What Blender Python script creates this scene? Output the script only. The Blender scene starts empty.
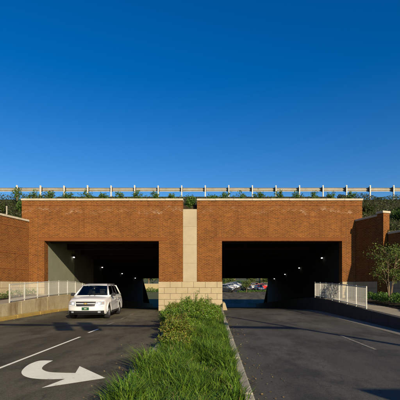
import bpy, bmesh, math, random
import numpy as np
from mathutils import Vector, Matrix

random.seed(7)
rng = np.random.default_rng(7)
R = math.radians
S = bpy.context.scene
C = S.collection

# ------------------------------------------------------------------ camera
cam_d = bpy.data.cameras.new('camera')
cam = bpy.data.objects.new('camera', cam_d)
C.objects.link(cam)
cam.location = (0, 0, 1.6)
cam.rotation_euler = (R(90), 0, 0)
cam_d.sensor_width = 36
cam_d.lens = 36 * 380 / 400
cam_d.shift_x = -14 / 400
cam_d.shift_y = 85 / 400
cam_d.clip_start = 0.05
cam_d.clip_end = 6000
S.camera = cam

# ------------------------------------------------------------------ sky, sun, exposure
SUN_AZ, SUN_EL = 25.0, 20.0          # light travels towards +Y and -X
W = bpy.data.worlds.new('World')
S.world = W
W.use_nodes = True
wn, wl = W.node_tree.nodes, W.node_tree.links
bg = wn['Background']
sky = wn.new('ShaderNodeTexSky')
sky.sky_type = 'NISHITA'
sky.sun_disc = False
sky.sun_elevation = R(SUN_EL)
sky.sun_rotation = R(180 - SUN_AZ)
sky.altitude = 300
sky.air_density = 1.15
sky.dust_density = 0.5
sky.ozone_density = 3.0
hs = wn.new('ShaderNodeHueSaturation')
hs.inputs['Hue'].default_value = 0.514
hs.inputs['Saturation'].default_value = 1.45
wl.new(sky.outputs[0], hs.inputs['Color'])
wl.new(hs.outputs[0], bg.inputs['Color'])
bg.inputs['Strength'].default_value = 0.092
sd = bpy.data.lights.new('sun', 'SUN')
sun = bpy.data.objects.new('sun', sd)
C.objects.link(sun)
sd.energy = 5.0
sd.angle = R(0.5)
sd.color = (1.0, 0.85, 0.62)
ldir = Vector((-math.sin(R(SUN_AZ)) * math.cos(R(SUN_EL)), math.cos(R(SUN_AZ)) * math.cos(R(SUN_EL)), -math.sin(R(SUN_EL))))
sun.rotation_euler = ldir.to_track_quat('-Z', 'Y').to_euler()
sun.location = (30, -60, 40)
S.view_settings.view_transform = 'Standard'
S.view_settings.look = 'None'
S.view_settings.gamma = 1.0
S.view_settings.exposure = 0.35
S.render.engine = 'CYCLES'

# ------------------------------------------------------------------ helpers
def tag(o, label=None, cat=None, group=None, kind=None):
    if label: o['label'] = label
    if cat: o['category'] = cat
    if group: o['group'] = group
    if kind: o['kind'] = kind
    return o

def empty(name, loc=(0, 0, 0), rz=0.0, label=None, cat=None, group=None):
    o = bpy.data.objects.new(name, None)
    o.empty_display_size = 0.2
    C.objects.link(o)
    o.location = loc
    o.rotation_euler = (0, 0, rz)
    return tag(o, label, cat, group)

def link(name, me, parent=None, loc=None, rz=None):
    o = bpy.data.objects.new(name, me)
    C.objects.link(o)
    if parent: o.parent = parent
    if loc is not None: o.location = loc
    if rz is not None: o.rotation_euler = (0, 0, rz)
    return o

def copy_tree(o, parent=None):
    c = o.copy()
    C.objects.link(c)
    c.parent = parent
    for ch in list(o.children):
        copy_tree(ch, c)
    return c

def fast_mesh(name, V, F, mat, smooth=False):
    """V (n,3), F (m,k) arrays with constant k"""
    V = np.asarray(V, np.float32); F = np.asarray(F, np.int32)
    me = bpy.data.meshes.new(name)
    me.vertices.add(len(V)); me.vertices.foreach_set('co', V.ravel())
    me.loops.add(F.size); me.loops.foreach_set('vertex_index', F.ravel())
    me.polygons.add(len(F))
    me.polygons.foreach_set('loop_start', np.arange(0, F.size, F.shape[1], dtype=np.int32))
    me.update(calc_edges=True)
    if smooth: me.polygons.foreach_set('use_smooth', np.ones(len(F), bool))
    if mat: me.materials.append(mat)
    return me

class MB:
    """collects shapes, builds one mesh with box-projected UVs in metres"""
    def __init__(s): s.v = []; s.f = []
    def add(s, vs, fs):
        b = len(s.v)
        s.v += [tuple(v) for v in vs]
        s.f += [tuple(b + i for i in f) for f in fs]
        return s
    def box(s, x0, x1, y0, y1, z0, z1, M=None):
        vs = [(x0,y0,z0),(x1,y0,z0),(x1,y1,z0),(x0,y1,z0),(x0,y0,z1),(x1,y0,z1),(x1,y1,z1),(x0,y1,z1)]
        if M is not None: vs = [tuple(M @ Vector(v)) for v in vs]
        return s.add(vs, [(0,3,2,1),(4,5,6,7),(0,1,5,4),(1,2,6,5),(2,3,7,6),(3,0,4,7)])
    def hexa(s, a, b):
        """a: 4 lower corners ccw, b: 4 upper corners"""
        return s.add(list(a) + list(b), [(0,3,2,1),(4,5,6,7),(0,1,5,4),(1,2,6,5),(2,3,7,6),(3,0,4,7)])
    def tube(s, pts, rad, n=8, cap=True):
        pts = [Vector(p) for p in pts]
        if not hasattr(rad, '__len__'): rad = [rad] * len(pts)
        rings = []
        up = Vector((0.13, 0.31, 0.94))
        for i, p in enumerate(pts):
            d = (pts[min(i+1, len(pts)-1)] - pts[max(i-1, 0)]).normalized()
            a = d.cross(up)
            if a.length < 1e-3: a = d.cross(Vector((1, 0, 0)))
            a.normalize(); b = d.cross(a)
            rings.append([p + (a * math.cos(t) + b * math.sin(t)) * rad[i] for t in [2*math.pi*k/n for k in range(n)]])
        vs = [v for r in rings for v in r]
        fs = []
        for i in range(len(pts) - 1):
            for k in range(n):
                fs.append((i*n+k, i*n+(k+1) % n, (i+1)*n+(k+1) % n, (i+1)*n+k))
        if cap:
            fs.append(tuple(range(n-1, -1, -1)))
            fs.append(tuple((len(pts)-1)*n + k for k in range(n)))
        return s.add(vs, fs)
    def extrude_x(s, prof, x0, x1):
        """prof: closed list of (y,z)"""
        n = len(prof)
        vs = [(x0, y, z) for y, z in prof] + [(x1, y, z) for y, z in prof]
        fs = [(k, (k+1) % n, n+(k+1) % n, n+k) for k in range(n)]
        fs += [tuple(range(n-1, -1, -1)), tuple(range(n, 2*n))]
        return s.add(vs, fs)
    def lathe(s, prof, axis='x', n=20, c=(0, 0, 0)):
        """prof (r, h) revolved round an axis through c"""
        vs = []
        for r, h in prof:
            for k in range(n):
                t = 2*math.pi*k/n
                a, b = r*math.cos(t), r*math.sin(t)
                if axis == 'x': vs.append((c[0]+h, c[1]+a, c[2]+b))
                elif axis == 'z': vs.append((c[0]+a, c[1]+b, c[2]+h))
                else: vs.append((c[0]+a, c[1]+h, c[2]+b))
        fs = []
        for i in range(len(prof)-1):
            for k in range(n):
                fs.append((i*n+k, i*n+(k+1) % n, (i+1)*n+(k+1) % n, (i+1)*n+k))
        return s.add(vs, fs)
    def mesh(s, name, mat, bevel=0.0, smooth=False, segs=1, fix=True):
        me = bpy.data.meshes.new(name)
        me.from_pydata(s.v, [], s.f)
        bm = bmesh.new(); bm.from_mesh(me)
        if fix: bmesh.ops.recalc_face_normals(bm, faces=bm.faces)
        if bevel > 0:
            es = [e for e in bm.edges if len(e.link_faces) == 2 and e.calc_face_angle(0) > 0.5]
            bmesh.ops.bevel(bm, geom=es, offset=bevel, segments=segs, affect='EDGES', profile=0.5, clamp_overlap=True)
        uv = bm.loops.layers.uv.new('UVMap')
        for f in bm.faces:
            n = f.normal
            ax, ay, az = abs(n.x), abs(n.y), abs(n.z)
            for l in f.loops:
                p = l.vert.co
                if az > ax and az > ay: l[uv].uv = (p.x, p.y)
                elif ay >= ax: l[uv].uv = (p.x, p.z)
                else: l[uv].uv = (p.y, p.z)
            f.smooth = smooth
        bm.to_mesh(me); bm.free()
        if mat: me.materials.append(mat)
        return me
    def build(s, name, mat, parent=None, bevel=0.0, smooth=False, loc=None, rz=None, segs=1):
        return link(name, s.mesh(name, mat, bevel, smooth, segs), parent, loc, rz)

# ------------------------------------------------------------------ materials
def mat(name, col, rough=0.8, metal=0.0, spec=0.3):
    m = bpy.data.materials.new(name); m.use_nodes = True
    p = m.node_tree.nodes['Principled BSDF']
    p.inputs['Base Color'].default_value = (*col, 1)
    p.inputs['Roughness'].default_value = rough
    p.inputs['Metallic'].default_value = metal
    p.inputs['Specular IOR Level'].default_value = spec
    return m

def N(m, t, **kw):
    n = m.node_tree.nodes.new(t)
    for k, v in kw.items():
        if k in n.inputs.keys(): n.inputs[k].default_value = v
        else: setattr(n, k, v)
    return n
def L(m, a, b): m.node_tree.links.new(a, b)

def noise(m, scale, detail=4, rough=0.55, vec=None, coord='Object', stretch=None):
    tc = N(m, 'ShaderNodeTexCoord')
    n = N(m, 'ShaderNodeTexNoise')
    n.inputs['Scale'].default_value = scale; n.inputs['Detail'].default_value = detail; n.inputs['Roughness'].default_value = rough
    src = tc.outputs[coord]
    if stretch:
        mp = N(m, 'ShaderNodeMapping'); mp.inputs['Scale'].default_value = stretch
        L(m, src, mp.inputs[0]); src = mp.outputs[0]
    L(m, src, n.inputs['Vector'])
    return n.outputs['Fac']
def ramp(m, fac, stops):
    r = N(m, 'ShaderNodeValToRGB')
    e = r.color_ramp.elements
    while len(e) < len(stops): e.new(0.5)
    for i, (p, c) in enumerate(stops):
        e[i].position = p
        e[i].color = (*c, 1) if hasattr(c, '__len__') else (c, c, c, 1)
    L(m, fac, r.inputs[0])
    return r.outputs[0]
def mixc(m, fac, a, b, mode='MIX'):
    n = N(m, 'ShaderNodeMix'); n.data_type = 'RGBA'; n.blend_type = mode
    def put(sock, v):
        if hasattr(v, 'is_linked') or isinstance(v, bpy.types.NodeSocket): L(m, v, sock)
        elif hasattr(v, '__len__'): sock.default_value = (*v, 1)
        else: sock.default_value = v
    put(n.inputs[0], fac); put(n.inputs[6], a); put(n.inputs[7], b)
    return n.outputs[2]
def bump(m, h, strength=0.3, dist=0.01):
    b = N(m, 'ShaderNodeBump'); b.inputs['Strength'].default_value = strength; b.inputs['Distance'].default_value = dist
    L(m, h, b.inputs['Height'])
    L(m, b.outputs[0], m.node_tree.nodes['Principled BSDF'].inputs['Normal'])
def setcol(m, s): L(m, s, m.node_tree.nodes['Principled BSDF'].inputs['Base Color'])
def setrough(m, s): L(m, s, m.node_tree.nodes['Principled BSDF'].inputs['Roughness'])

def noisy(name, c1, c2, scale, rough=0.85, bs=0.3, bd=0.01, fine=40, spec=0.3, stretch=None, c3=None, scale3=1.0):
    m = mat(name, c1, rough, spec=spec)
    a = noise(m, scale, 6, 0.6, stretch=stretch)
    col = ramp(m, a, [(0.3, c1), (0.7, c2)])
    f = noise(m, fine, 3)
    col = mixc(m, 0.5, col, ramp(m, f, [(0.3, 0.55), (0.7, 1.0)]), 'MULTIPLY')
    if c3:
        st = noise(m, scale3, 5, 0.65, stretch=(1, 1, 0.35))
        col = mixc(m, ramp(m, st, [(0.5, 0.0), (0.72, 0.85)]), col, c3)
    setcol(m, col); bump(m, f, bs, bd)
    return m

def asphalt(name, dark, light):
    m = mat(name, light, 0.85, spec=0.25)
    big = noise(m, 0.35, 5, 0.6, stretch=(1.6, 0.25, 1))     # wheel tracks and oil along the lanes
    col = ramp(m, big, [(0.38, dark), (0.62, light)])
    pat = noise(m, 0.9, 6, 0.7, stretch=(1.0, 0.5, 1))
    col = mixc(m, ramp(m, pat, [(0.47, 0.0), (0.60, 0.75)]), col, tuple(x*0.55 for x in dark))
    ag = noise(m, 90, 2, 0.7)
    col = mixc(m, 0.85, col, ramp(m, ag, [(0.3, 0.25), (0.75, 1.4)]), 'MULTIPLY')
    sp = noise(m, 22, 5, 0.85)
    col = mixc(m, 0.8, col, ramp(m, sp, [(0.35, 0.55), (0.65, 1.25)]), 'MULTIPLY')
    # cracks
    tc = N(m, 'ShaderNodeTexCoord'); vo = N(m, 'ShaderNodeTexVoronoi'); vo.feature = 'DISTANCE_TO_EDGE'
    mp = N(m, 'ShaderNodeMapping'); mp.inputs['Scale'].default_value = (0.5, 0.18, 0.5)
    wn_ = N(m, 'ShaderNodeTexNoise'); wn_.inputs['Scale'].default_value = 1.3; wn_.inputs['Detail'].default_value = 6
    L(m, tc.outputs['Object'], wn_.inputs['Vector'])
    wm = N(m, 'ShaderNodeVectorMath'); wm.operation = 'ADD'
    L(m, tc.outputs['Object'], wm.inputs[0]); L(m, wn_.outputs['Color'], wm.inputs[1])
    L(m, wm.outputs[0], mp.inputs[0]); L(m, mp.outputs[0], vo.inputs['Vector']); vo.inputs['Scale'].default_value = 1.0
    col = mixc(m, ramp(m, vo.outputs['Distance'], [(0.0, 0.7), (0.005, 0.0)]), col, (0.03, 0.028, 0.025))
    setcol(m, col); bump(m, ag, 0.5, 0.006)
    return m

def brick_mat(name, c1, c2, mortar, stain=True):
    m = mat(name, c1, 0.9, spec=0.2)
    uv = N(m, 'ShaderNodeTexCoord')
    b = N(m, 'ShaderNodeTexBrick')
    b.inputs['Color1'].default_value = (*c1, 1); b.inputs['Color2'].default_value = (*c2, 1); b.inputs['Mortar'].default_value = (*mortar, 1)
    b.inputs['Scale'].default_value = 1.0
    b.inputs['Brick Width'].default_value = 0.225; b.inputs['Row Height'].default_value = 0.075
    b.inputs['Mortar Size'].default_value = 0.0085; b.inputs['Mortar Smooth'].default_value = 0.2; b.inputs['Bias'].default_value = -0.1
    L(m, uv.outputs['UV'], b.inputs['Vector'])
    big = noise(m, 0.9, 6, 0.65)
    col = mixc(m, 0.8, b.outputs['Color'], ramp(m, big, [(0.3, 0.72), (0.7, 1.12)]), 'MULTIPLY')
    fn = noise(m, 9, 3, 0.6, stretch=(1, 1, 3))
    col = mixc(m, 0.8, col, ramp(m, fn, [(0.3, 0.7), (0.7, 1.2)]), 'MULTIPLY')
    if stain:   # lime bloom leaching from under the coping and at the lintel
        sx = N(m, 'ShaderNodeSeparateXYZ'); L(m, uv.outputs['Object'], sx.inputs[0])
        wav = noise(m, 0.55, 5, 0.7, stretch=(1, 1, 0.02))
        ma = N(m, 'ShaderNodeMath', operation='MULTIPLY_ADD'); L(m, wav, ma.inputs[0]); ma.inputs[1].default_value = -2.2; L(m, sx.outputs['Z'], ma.inputs[2])
        band = ramp(m, N_map(m, ma.outputs[0], 5.35, 5.95), [(0.0, 0.0), (0.06, 0.9), (0.16, 0.22), (0.7, 0.0)])
        bl = noise(m, 2.2, 6, 0.75)
        f = mixc(m, 1.0, band, ramp(m, bl, [(0.46, 0.0), (0.66, 0.75)]), 'MULTIPLY')
        gate = noise(m, 0.16, 2, 0.5)
        f = mixc(m, 1.0, f, ramp(m, gate, [(0.40, 0.15), (0.55, 1.0)]), 'MULTIPLY')
        col = mixc(m, f, col, (0.56, 0.44, 0.32))
    dr = noise(m, 1.1, 5, 0.6, stretch=(2.5, 2.5, 0.18))
    col = mixc(m, ramp(m, dr, [(0.55, 0.0), (0.75, 0.45)]), col, tuple(x*0.45 for x in c1))
    setcol(m, col)
    bump(m, b.outputs['Fac'], -0.6, 0.012)
    return m
def N_map(m, s, a, b):
    r = N(m, 'ShaderNodeMapRange'); r.inputs['From Min'].default_value = a; r.inputs['From Max'].default_value = b
    L(m, s, r.inputs['Value'])
    return r.outputs[0]

def leaf_mat(name, cols, rough=0.5):
    m = mat(name, cols[0], rough, spec=0.35)
    g = N(m, 'ShaderNodeNewGeometry')
    k = len(cols)
    col = ramp(m, g.outputs['Random Per Island'], [(i/max(k-1, 1), c) for i, c in enumerate(cols)])
    setcol(m, col)
    p = m.node_tree.nodes['Principled BSDF']
    tr = N(m, 'ShaderNodeBsdfTranslucent'); L(m, col, tr.inputs['Color'])
    mx = N(m, 'ShaderNodeMixShader'); mx.inputs[0].default_value = 0.25
    out = m.node_tree.nodes['Material Output']
    L(m, p.outputs[0], mx.inputs[1]); L(m, tr.outputs[0], mx.inputs[2]); L(m, mx.outputs[0], out.inputs['Surface'])
    return m

M = {}
M['asphalt'] = asphalt('asphalt', (0.088, 0.075, 0.042), (0.170, 0.147, 0.088))
M['asphalt_r'] = asphalt('asphalt_right', (0.078, 0.075, 0.062), (0.128, 0.122, 0.100))
M['ground'] = noisy('dry_grass_soil', (0.10, 0.09, 0.035), (0.06, 0.085, 0.022), 0.25, 0.95, 0.5, 0.05, 6)
M['bank'] = noisy('weedy_bank', (0.022, 0.026, 0.010), (0.045, 0.036, 0.018), 1.2, 0.95, 0.8, 0.06, 9)
M['soil'] = noisy('dark_soil', (0.0280, 0.0192, 0.0112), (0.0480, 0.0336, 0.0192), 2.0, 0.95, 0.7, 0.04, 14)
M['brick'] = brick_mat('brick', (0.185, 0.056, 0.0105), (0.098, 0.026, 0.006), (0.29, 0.158, 0.047))
M['brick_wing'] = brick_mat('brick_wing', (0.185, 0.056, 0.0105), (0.098, 0.026, 0.006), (0.29, 0.158, 0.047), stain=False)
M['course'] = noisy('brick_course', (0.255, 0.088, 0.020), (0.15, 0.046, 0.011), 5.0, 0.9, 0.5, 0.01, 30)
M['stone'] = noisy('cast_stone', (0.4368, 0.3696, 0.2436), (0.3612, 0.3024, 0.1932), 1.3, 0.85, 0.25, 0.006, 30)
M['coping'] = noisy('coping_stone', (0.5280, 0.4640, 0.3520), (0.4400, 0.3760, 0.2720), 2.0, 0.8, 0.2, 0.006, 25)
M['block'] = noisy('base_block', (0.4510, 0.3690, 0.2296), (0.3690, 0.2952, 0.1722), 1.5, 0.9, 0.35, 0.008, 30, c3=(0.34, 0.27, 0.17), scale3=1.1)
M['mortar'] = noisy('mortar', (0.34, 0.27, 0.16), (0.28, 0.22, 0.13), 6.0)
M['joint'] = mat('joint_sealant', (0.10, 0.045, 0.02), 0.9)
M['concrete'] = noisy('concrete', (0.2520, 0.2556, 0.1836), (0.2016, 0.2088, 0.1440), 0.8, 0.9, 0.2, 0.008, 20, c3=(0.19, 0.19, 0.13), scale3=0.9)
M['soffit'] = noisy('sooty_soffit', (0.022, 0.018, 0.014), (0.014, 0.012, 0.010), 1.0, 0.95)  # near-black colour stands in for the shade under the deck
M['dusty_wall'] = noisy('dusty_wall', (0.13, 0.13, 0.095), (0.09, 0.09, 0.068), 0.6, 0.95)  # second bay, shade half painted in between pale and dark bays
M['sooty_wall'] = noisy('sooty_wall', (0.026, 0.025, 0.022), (0.016, 0.015, 0.014), 0.6, 0.95)  # darkness of the tunnel put into the wall colour
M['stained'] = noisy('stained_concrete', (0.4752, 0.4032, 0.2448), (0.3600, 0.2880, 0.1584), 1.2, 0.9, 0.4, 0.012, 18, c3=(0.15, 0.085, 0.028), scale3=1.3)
M['walk'] = noisy('sidewalk_concrete', (0.3520, 0.3040, 0.2160), (0.2880, 0.2480, 0.1680), 1.5, 0.9, 0.2, 0.006, 30)
M['dark_concrete'] = noisy('weathered_dark_concrete', (0.0700, 0.0644, 0.0525), (0.0455, 0.0420, 0.0350), 1.5, 0.9, 0.3, 0.008, 20)  # shade on the right retaining wall put into its colour
M['gutter'] = noisy('gutter_concrete', (0.24, 0.22, 0.17), (0.17, 0.155, 0.12), 2.0, 0.9, 0.3, 0.006, 30)
M['kerb'] = noisy('kerb_concrete', (0.4750, 0.4370, 0.3420), (0.3420, 0.3040, 0.2280), 2.0, 0.9, 0.3, 0.008, 30, c3=(0.20, 0.17, 0.12), scale3=1.5)
M['yellow'] = noisy('faded_yellow_paint', (0.4356, 0.3036, 0.0792), (0.3630, 0.2376, 0.0594), 1.8, 0.8, 0.3, 0.006, 30, c3=(0.26, 0.18, 0.08), scale3=1.8)
def paint_mat():
    m = mat('road_paint', (0.75, 0.70, 0.58), 0.7)
    a = noise(m, 7, 8, 0.8)
    b = noise(m, 1.6, 4, 0.6)
    col = mixc(m, ramp(m, a, [(0.56, 0.0), (0.68, 0.7)]), (0.93, 0.89, 0.68), (0.40, 0.36, 0.26))
    col = mixc(m, 0.7, col, ramp(m, b, [(0.3, 0.85), (0.6, 1.0)]), 'MULTIPLY')
    setcol(m, col); bump(m, noise(m, 90, 2), 0.4, 0.004)
    return m
M['paint'] = paint_mat()
def worn_mat():
    m = mat('worn_paint', (0.4, 0.37, 0.3), 0.8)
    a = noise(m, 9, 6, 0.8)
    setcol(m, ramp(m, a, [(0.38, (0.40, 0.36, 0.28)), (0.54, (0.15, 0.13, 0.10))])); return m
M['worn'] = worn_mat()
M['white_metal'] = noisy('white_powder_coat', (0.5460, 0.5390, 0.4900), (0.4760, 0.4620, 0.4060), 3.0, 0.5, 0.05, 0.002, 30)
M['galv'] = noisy('galvanised_steel', (0.4350, 0.4050, 0.3300), (0.3300, 0.3000, 0.2400), 2.5, 0.55, 0.1, 0.002, 25)
M['galv_post'] = noisy('galvanised_post', (0.6120, 0.5950, 0.5270), (0.5100, 0.4845, 0.4165), 2.5, 0.5, 0.1, 0.002, 25)
M['blockout'] = noisy('timber_block', (0.10, 0.07, 0.045), (0.06, 0.04, 0.03), 6.0)
M['bark'] = noisy('bark', (0.24, 0.17, 0.10), (0.14, 0.095, 0.055), 6.0, 0.9, 0.5, 0.006, 40, stretch=(1, 1, 0.3))
M['grass'] = leaf_mat('grass_blades', [(0.03, 0.075, 0.006), (0.06, 0.135, 0.009), (0.10, 0.20, 0.013), (0.20, 0.28, 0.026), (0.035, 0.09, 0.006), (0.085, 0.17, 0.011), (0.15, 0.23, 0.018)])
M['straw'] = leaf_mat('dry_grass_blades', [(0.30, 0.24, 0.09), (0.22, 0.20, 0.07)])
M['juniper'] = leaf_mat('juniper_leaves', [(0.045, 0.11, 0.009), (0.09, 0.19, 0.014), (0.17, 0.27, 0.022), (0.06, 0.14, 0.011), (0.24, 0.29, 0.04)])
M['olive'] = leaf_mat('olive_leaves', [(0.09, 0.15, 0.014), (0.18, 0.22, 0.025), (0.06, 0.12, 0.012), (0.17, 0.12, 0.025), (0.25, 0.27, 0.035)])
M['planter'] = leaf_mat('parapet_leaves', [(0.035, 0.09, 0.014), (0.065, 0.14, 0.02), (0.11, 0.18, 0.03)])
M['myrtle'] = leaf_mat('myrtle_leaves', [(0.045, 0.085, 0.014), (0.08, 0.13, 0.02), (0.14, 0.17, 0.03), (0.06, 0.11, 0.016)])
M['hedge'] = leaf_mat('ground_cover_leaves', [(0.04, 0.10, 0.015), (0.07, 0.15, 0.022), (0.11, 0.20, 0.03)])
M['ivy'] = leaf_mat('bank_leaves', [(0.022, 0.032, 0.008), (0.04, 0.052, 0.012), (0.06, 0.042, 0.014), (0.04, 0.075, 0.012), (0.06, 0.09, 0.015), (0.018, 0.016, 0.008)])
M['far_leaf'] = leaf_mat('far_leaves', [(0.05, 0.09, 0.02), (0.09, 0.13, 0.03), (0.14, 0.16, 0.04)])
M['debris'] = leaf_mat('fallen_leaves', [(0.20, 0.12, 0.04), (0.30, 0.22, 0.08), (0.12, 0.08, 0.03), (0.36, 0.28, 0.14)])
M['car_white'] = mat('white_car_paint', (0.66, 0.65, 0.63), 0.28, spec=0.5)
M['car_white'].node_tree.nodes['Principled BSDF'].inputs['Coat Weight'].default_value = 0.6
M['glass'] = mat('tinted_glass', (0.012, 0.016, 0.02), 0.06, spec=0.6)
def glass_mat():
    m = bpy.data.materials.new('window_glass'); m.use_nodes = True
    nt = m.node_tree; nt.nodes.remove(nt.nodes['Principled BSDF'])
    tr = N(m, 'ShaderNodeBsdfTransparent'); tr.inputs[0].default_value = (0.42, 0.47, 0.45, 1)
    gl = N(m, 'ShaderNodeBsdfGlossy'); gl.inputs['Roughness'].default_value = 0.03
    fr = N(m, 'ShaderNodeFresnel'); fr.inputs['IOR'].default_value = 1.6
    mx = N(m, 'ShaderNodeMixShader'); L(m, fr.outputs[0], mx.inputs[0]); L(m, tr.outputs[0], mx.inputs[1]); L(m, gl.outputs[0], mx.inputs[2])
    L(m, mx.outputs[0], nt.nodes['Material Output'].inputs['Surface'])
    return m
M['car_glass'] = glass_mat()
M['seat'] = mat('seat_cloth', (0.10, 0.095, 0.085), 0.9)
M['black'] = mat('black_plastic', (0.018, 0.018, 0.02), 0.5)
M['rubber'] = mat('tyre_rubber', (0.02, 0.02, 0.02), 0.85)
M['alloy'] = mat('alloy_rim', (0.45, 0.45, 0.46), 0.35, 0.8)
M['chrome'] = mat('chrome', (0.7, 0.7, 0.72), 0.15, 1.0)
M['lens'] = mat('headlight_lens', (0.30, 0.32, 0.35), 0.12, 0.0, spec=0.8)
M['bowl'] = mat('lamp_bowl', (0.72, 0.74, 0.78), 0.3, 0.0, spec=0.8)
M['amber'] = mat('amber_lens', (0.42, 0.2, 0.06), 0.3)
M['gold'] = mat('gold_emblem', (0.65, 0.45, 0.12), 0.35, 0.6)
M['plate'] = mat('green_plate', (0.012, 0.07, 0.03), 0.5)
M['plate_text'] = mat('plate_marks', (0.55, 0.55, 0.40), 0.5)
M['tail'] = mat('tail_lens', (0.35, 0.01, 0.01), 0.25)
M['sign_steel'] = mat('mast_steel', (0.35, 0.35, 0.34), 0.5, 0.6)
M['beige'] = noisy('beige_wall', (0.4400, 0.3520, 0.1760), (0.3600, 0.2880, 0.1440), 0.6)
def emit(name, col, st):
    m = mat(name, col); p = m.node_tree.nodes['Principled BSDF']
    p.inputs['Emission Color'].default_value = (*col, 1); p.inputs['Emission Strength'].default_value = st
    return m
M['lamp'] = emit('lit_lamp_lens', (1.0, 0.95, 0.85), 3.0)

# ------------------------------------------------------------------ ground profile
YS = np.array([-3000, 22.0, 23.5, 25.3, 60, 68, 76, 86, 95, 110, 130, 160, 200, 300, 500, 4000.])
ZS = np.array([0, 0, -0.015, -0.06, -1.88, -2.2, -2.15, -1.5, -0.65, 0.2, 1.2, 2.4, 3.8, 7.5, 12, 14.])
def zr(y): return float(np.interp(y, YS, ZS))

def strip(name, xl, xr, ys, dz, m, parent=None, nx=1):
    """sheet between xl(y) and xr(y) following the ground profile"""
    V, F = [], []
    for y in ys:
        for i in range(nx+1):
            t = i / nx
            V.append((xl(y)*(1-t) + xr(y)*t, y, zr(y) + dz))
    for j in range(len(ys)-1):
        for i in range(nx):
            a = j*(nx+1)+i
            F.append((a, a+1, a+nx+2, a+nx+1))
    return link(name, fast_mesh(name, V, F, m), parent)

ysg = [-2500, -300, -60, 0, 22, 23.5, 25.3, 60, 68, 76, 86, 95, 110, 130, 160, 200, 300, 500, 1500, 4000]
g = strip('ground', lambda y: -2500, lambda y: 2500, ysg, -0.05, M['ground'], nx=1)
tag(g, 'dry grassy ground stretching away under the roads', kind='structure')

ysr = [-60, -20, 0, 8, 16, 22, 23.5, 25.3, 35, 47, 60, 68, 76, 86, 95, 104]
def med_l(y): return float(np.interp(y, [3, 10, 22, 25.3], [-1.35, -1.38, -2.75, -3.1]))
road_l = strip('road', lambda y: -9.45, lambda y: -1.0 if y < 23 else -3.62, [-60, -20, 0, 8, 16, 22, 23.5], 0.0, M['asphalt'])
V = []
road_l2 = strip('road_under_bridge', lambda y: -9.45, lambda y: -3.66, [23.5, 25.3, 35, 47, 60, 68, 76, 86, 95, 104], 0.0, M['asphalt'])
road_r = strip('road', lambda y: 0.34 if y < 25 else 0.54, lambda y: 6.62, [y for y in ysr if y < 77], 0.0, M['asphalt_r'])
tag(road_l, 'grey asphalt carriageway left of the median with the turn arrow', kind='structure')
tag(road_l2, 'dark asphalt carriageway inside the left underpass', kind='structure')
tag(road_r, 'grey asphalt carriageway right of the grass median', kind='structure')

# far cross lot
lot = strip('parking_lot', lambda y: -3.6, lambda y: 40, [76, 86, 95, 104, 110, 130, 150], 0.0, M['asphalt'])
tag(lot, 'sunlit sloping parking lot seen through the right underpass', kind='structure')

# painted markings
def mark(name, poly, parent, m, z=0.005):
    me = bpy.data.meshes.new(name)
    me.from_pydata([(x, y, zr(y)+z) for x, y in poly], [], [tuple(range(len(poly)))])
    bm = bmesh.new(); bm.from_mesh(me)
    for f in bm.faces:
        if f.normal.z < 0: f.normal_flip()
    bmesh.ops.triangulate(bm, faces=bm.faces)
    bm.to_mesh(me); bm.free()
    me.materials.append(m)
    return link(name, me, parent)
def dash(x, y0, y1, parent, m, w=0.075):
    return mark('lane_line', [(x-w/2, y0), (x+w/2, y0), (x+w/2, y1), (x-w/2, y1)], parent, m)
dash(-4.12, 2.0, 11.7, road_l, M['paint'])
dash(-4.2, 12.7, 13.8, road_l, M['paint'])
dash(-4.28, 15.2, 16.2, road_l, M['worn'])
dash(-4.36, 17.7, 18.6, road_l, M['worn'])
dash(-4.45, 20.0, 20.9, road_l, M['worn'])
dash(4.0, 9.4, 12.0, road_r, M['worn'])
dash(4.0, 1.0, 3.6, road_r, M['worn'])
apx = [(53,360.8),(45,360.7),(38.4,361.2),(30,364.2),(24.5,368),(21.5,372),(23,375.5),(29,378),(38,379.2),(48.8,379.6),(65,379.2),(41.6,388.2),(105.6,378.3),(79.6,366.4),(75.4,373.3),(58.5,372.9),(49,372.2),(43.5,370.4),(42,368.4),(44.2,365.6),(48.5,363)]
def smooth_run(p, i0, i1, k=4):
    out = []
    for i in range(i0, i1):
        p0, p1, p2, p3 = p[max(i-1, i0)], p[i], p[i+1], p[min(i+2, i1)]
        for j in range(k):
            t = j/k
            out.append(tuple(0.5*(2*p1[d]+(p2[d]-p0[d])*t+(2*p0[d]-5*p1[d]+4*p2[d]-p3[d])*t*t+(3*p1[d]-p0[d]-3*p2[d]+p3[d])*t**3) for d in (0, 1)))
    return out + [p[i1]]
apx = apx[:1] + smooth_run(apx, 1, 10) + apx[11:14] + smooth_run(apx, 14, 20)
arrow = [((x-214)*1.6/(y-285), 380*1.6/(y-285)) for x, y in apx]
ta = mark('turn_arrow', arrow, road_l, M['paint'], 0.006)
tag(ta, 'white curved turn arrow painted on the left carriageway')

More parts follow.
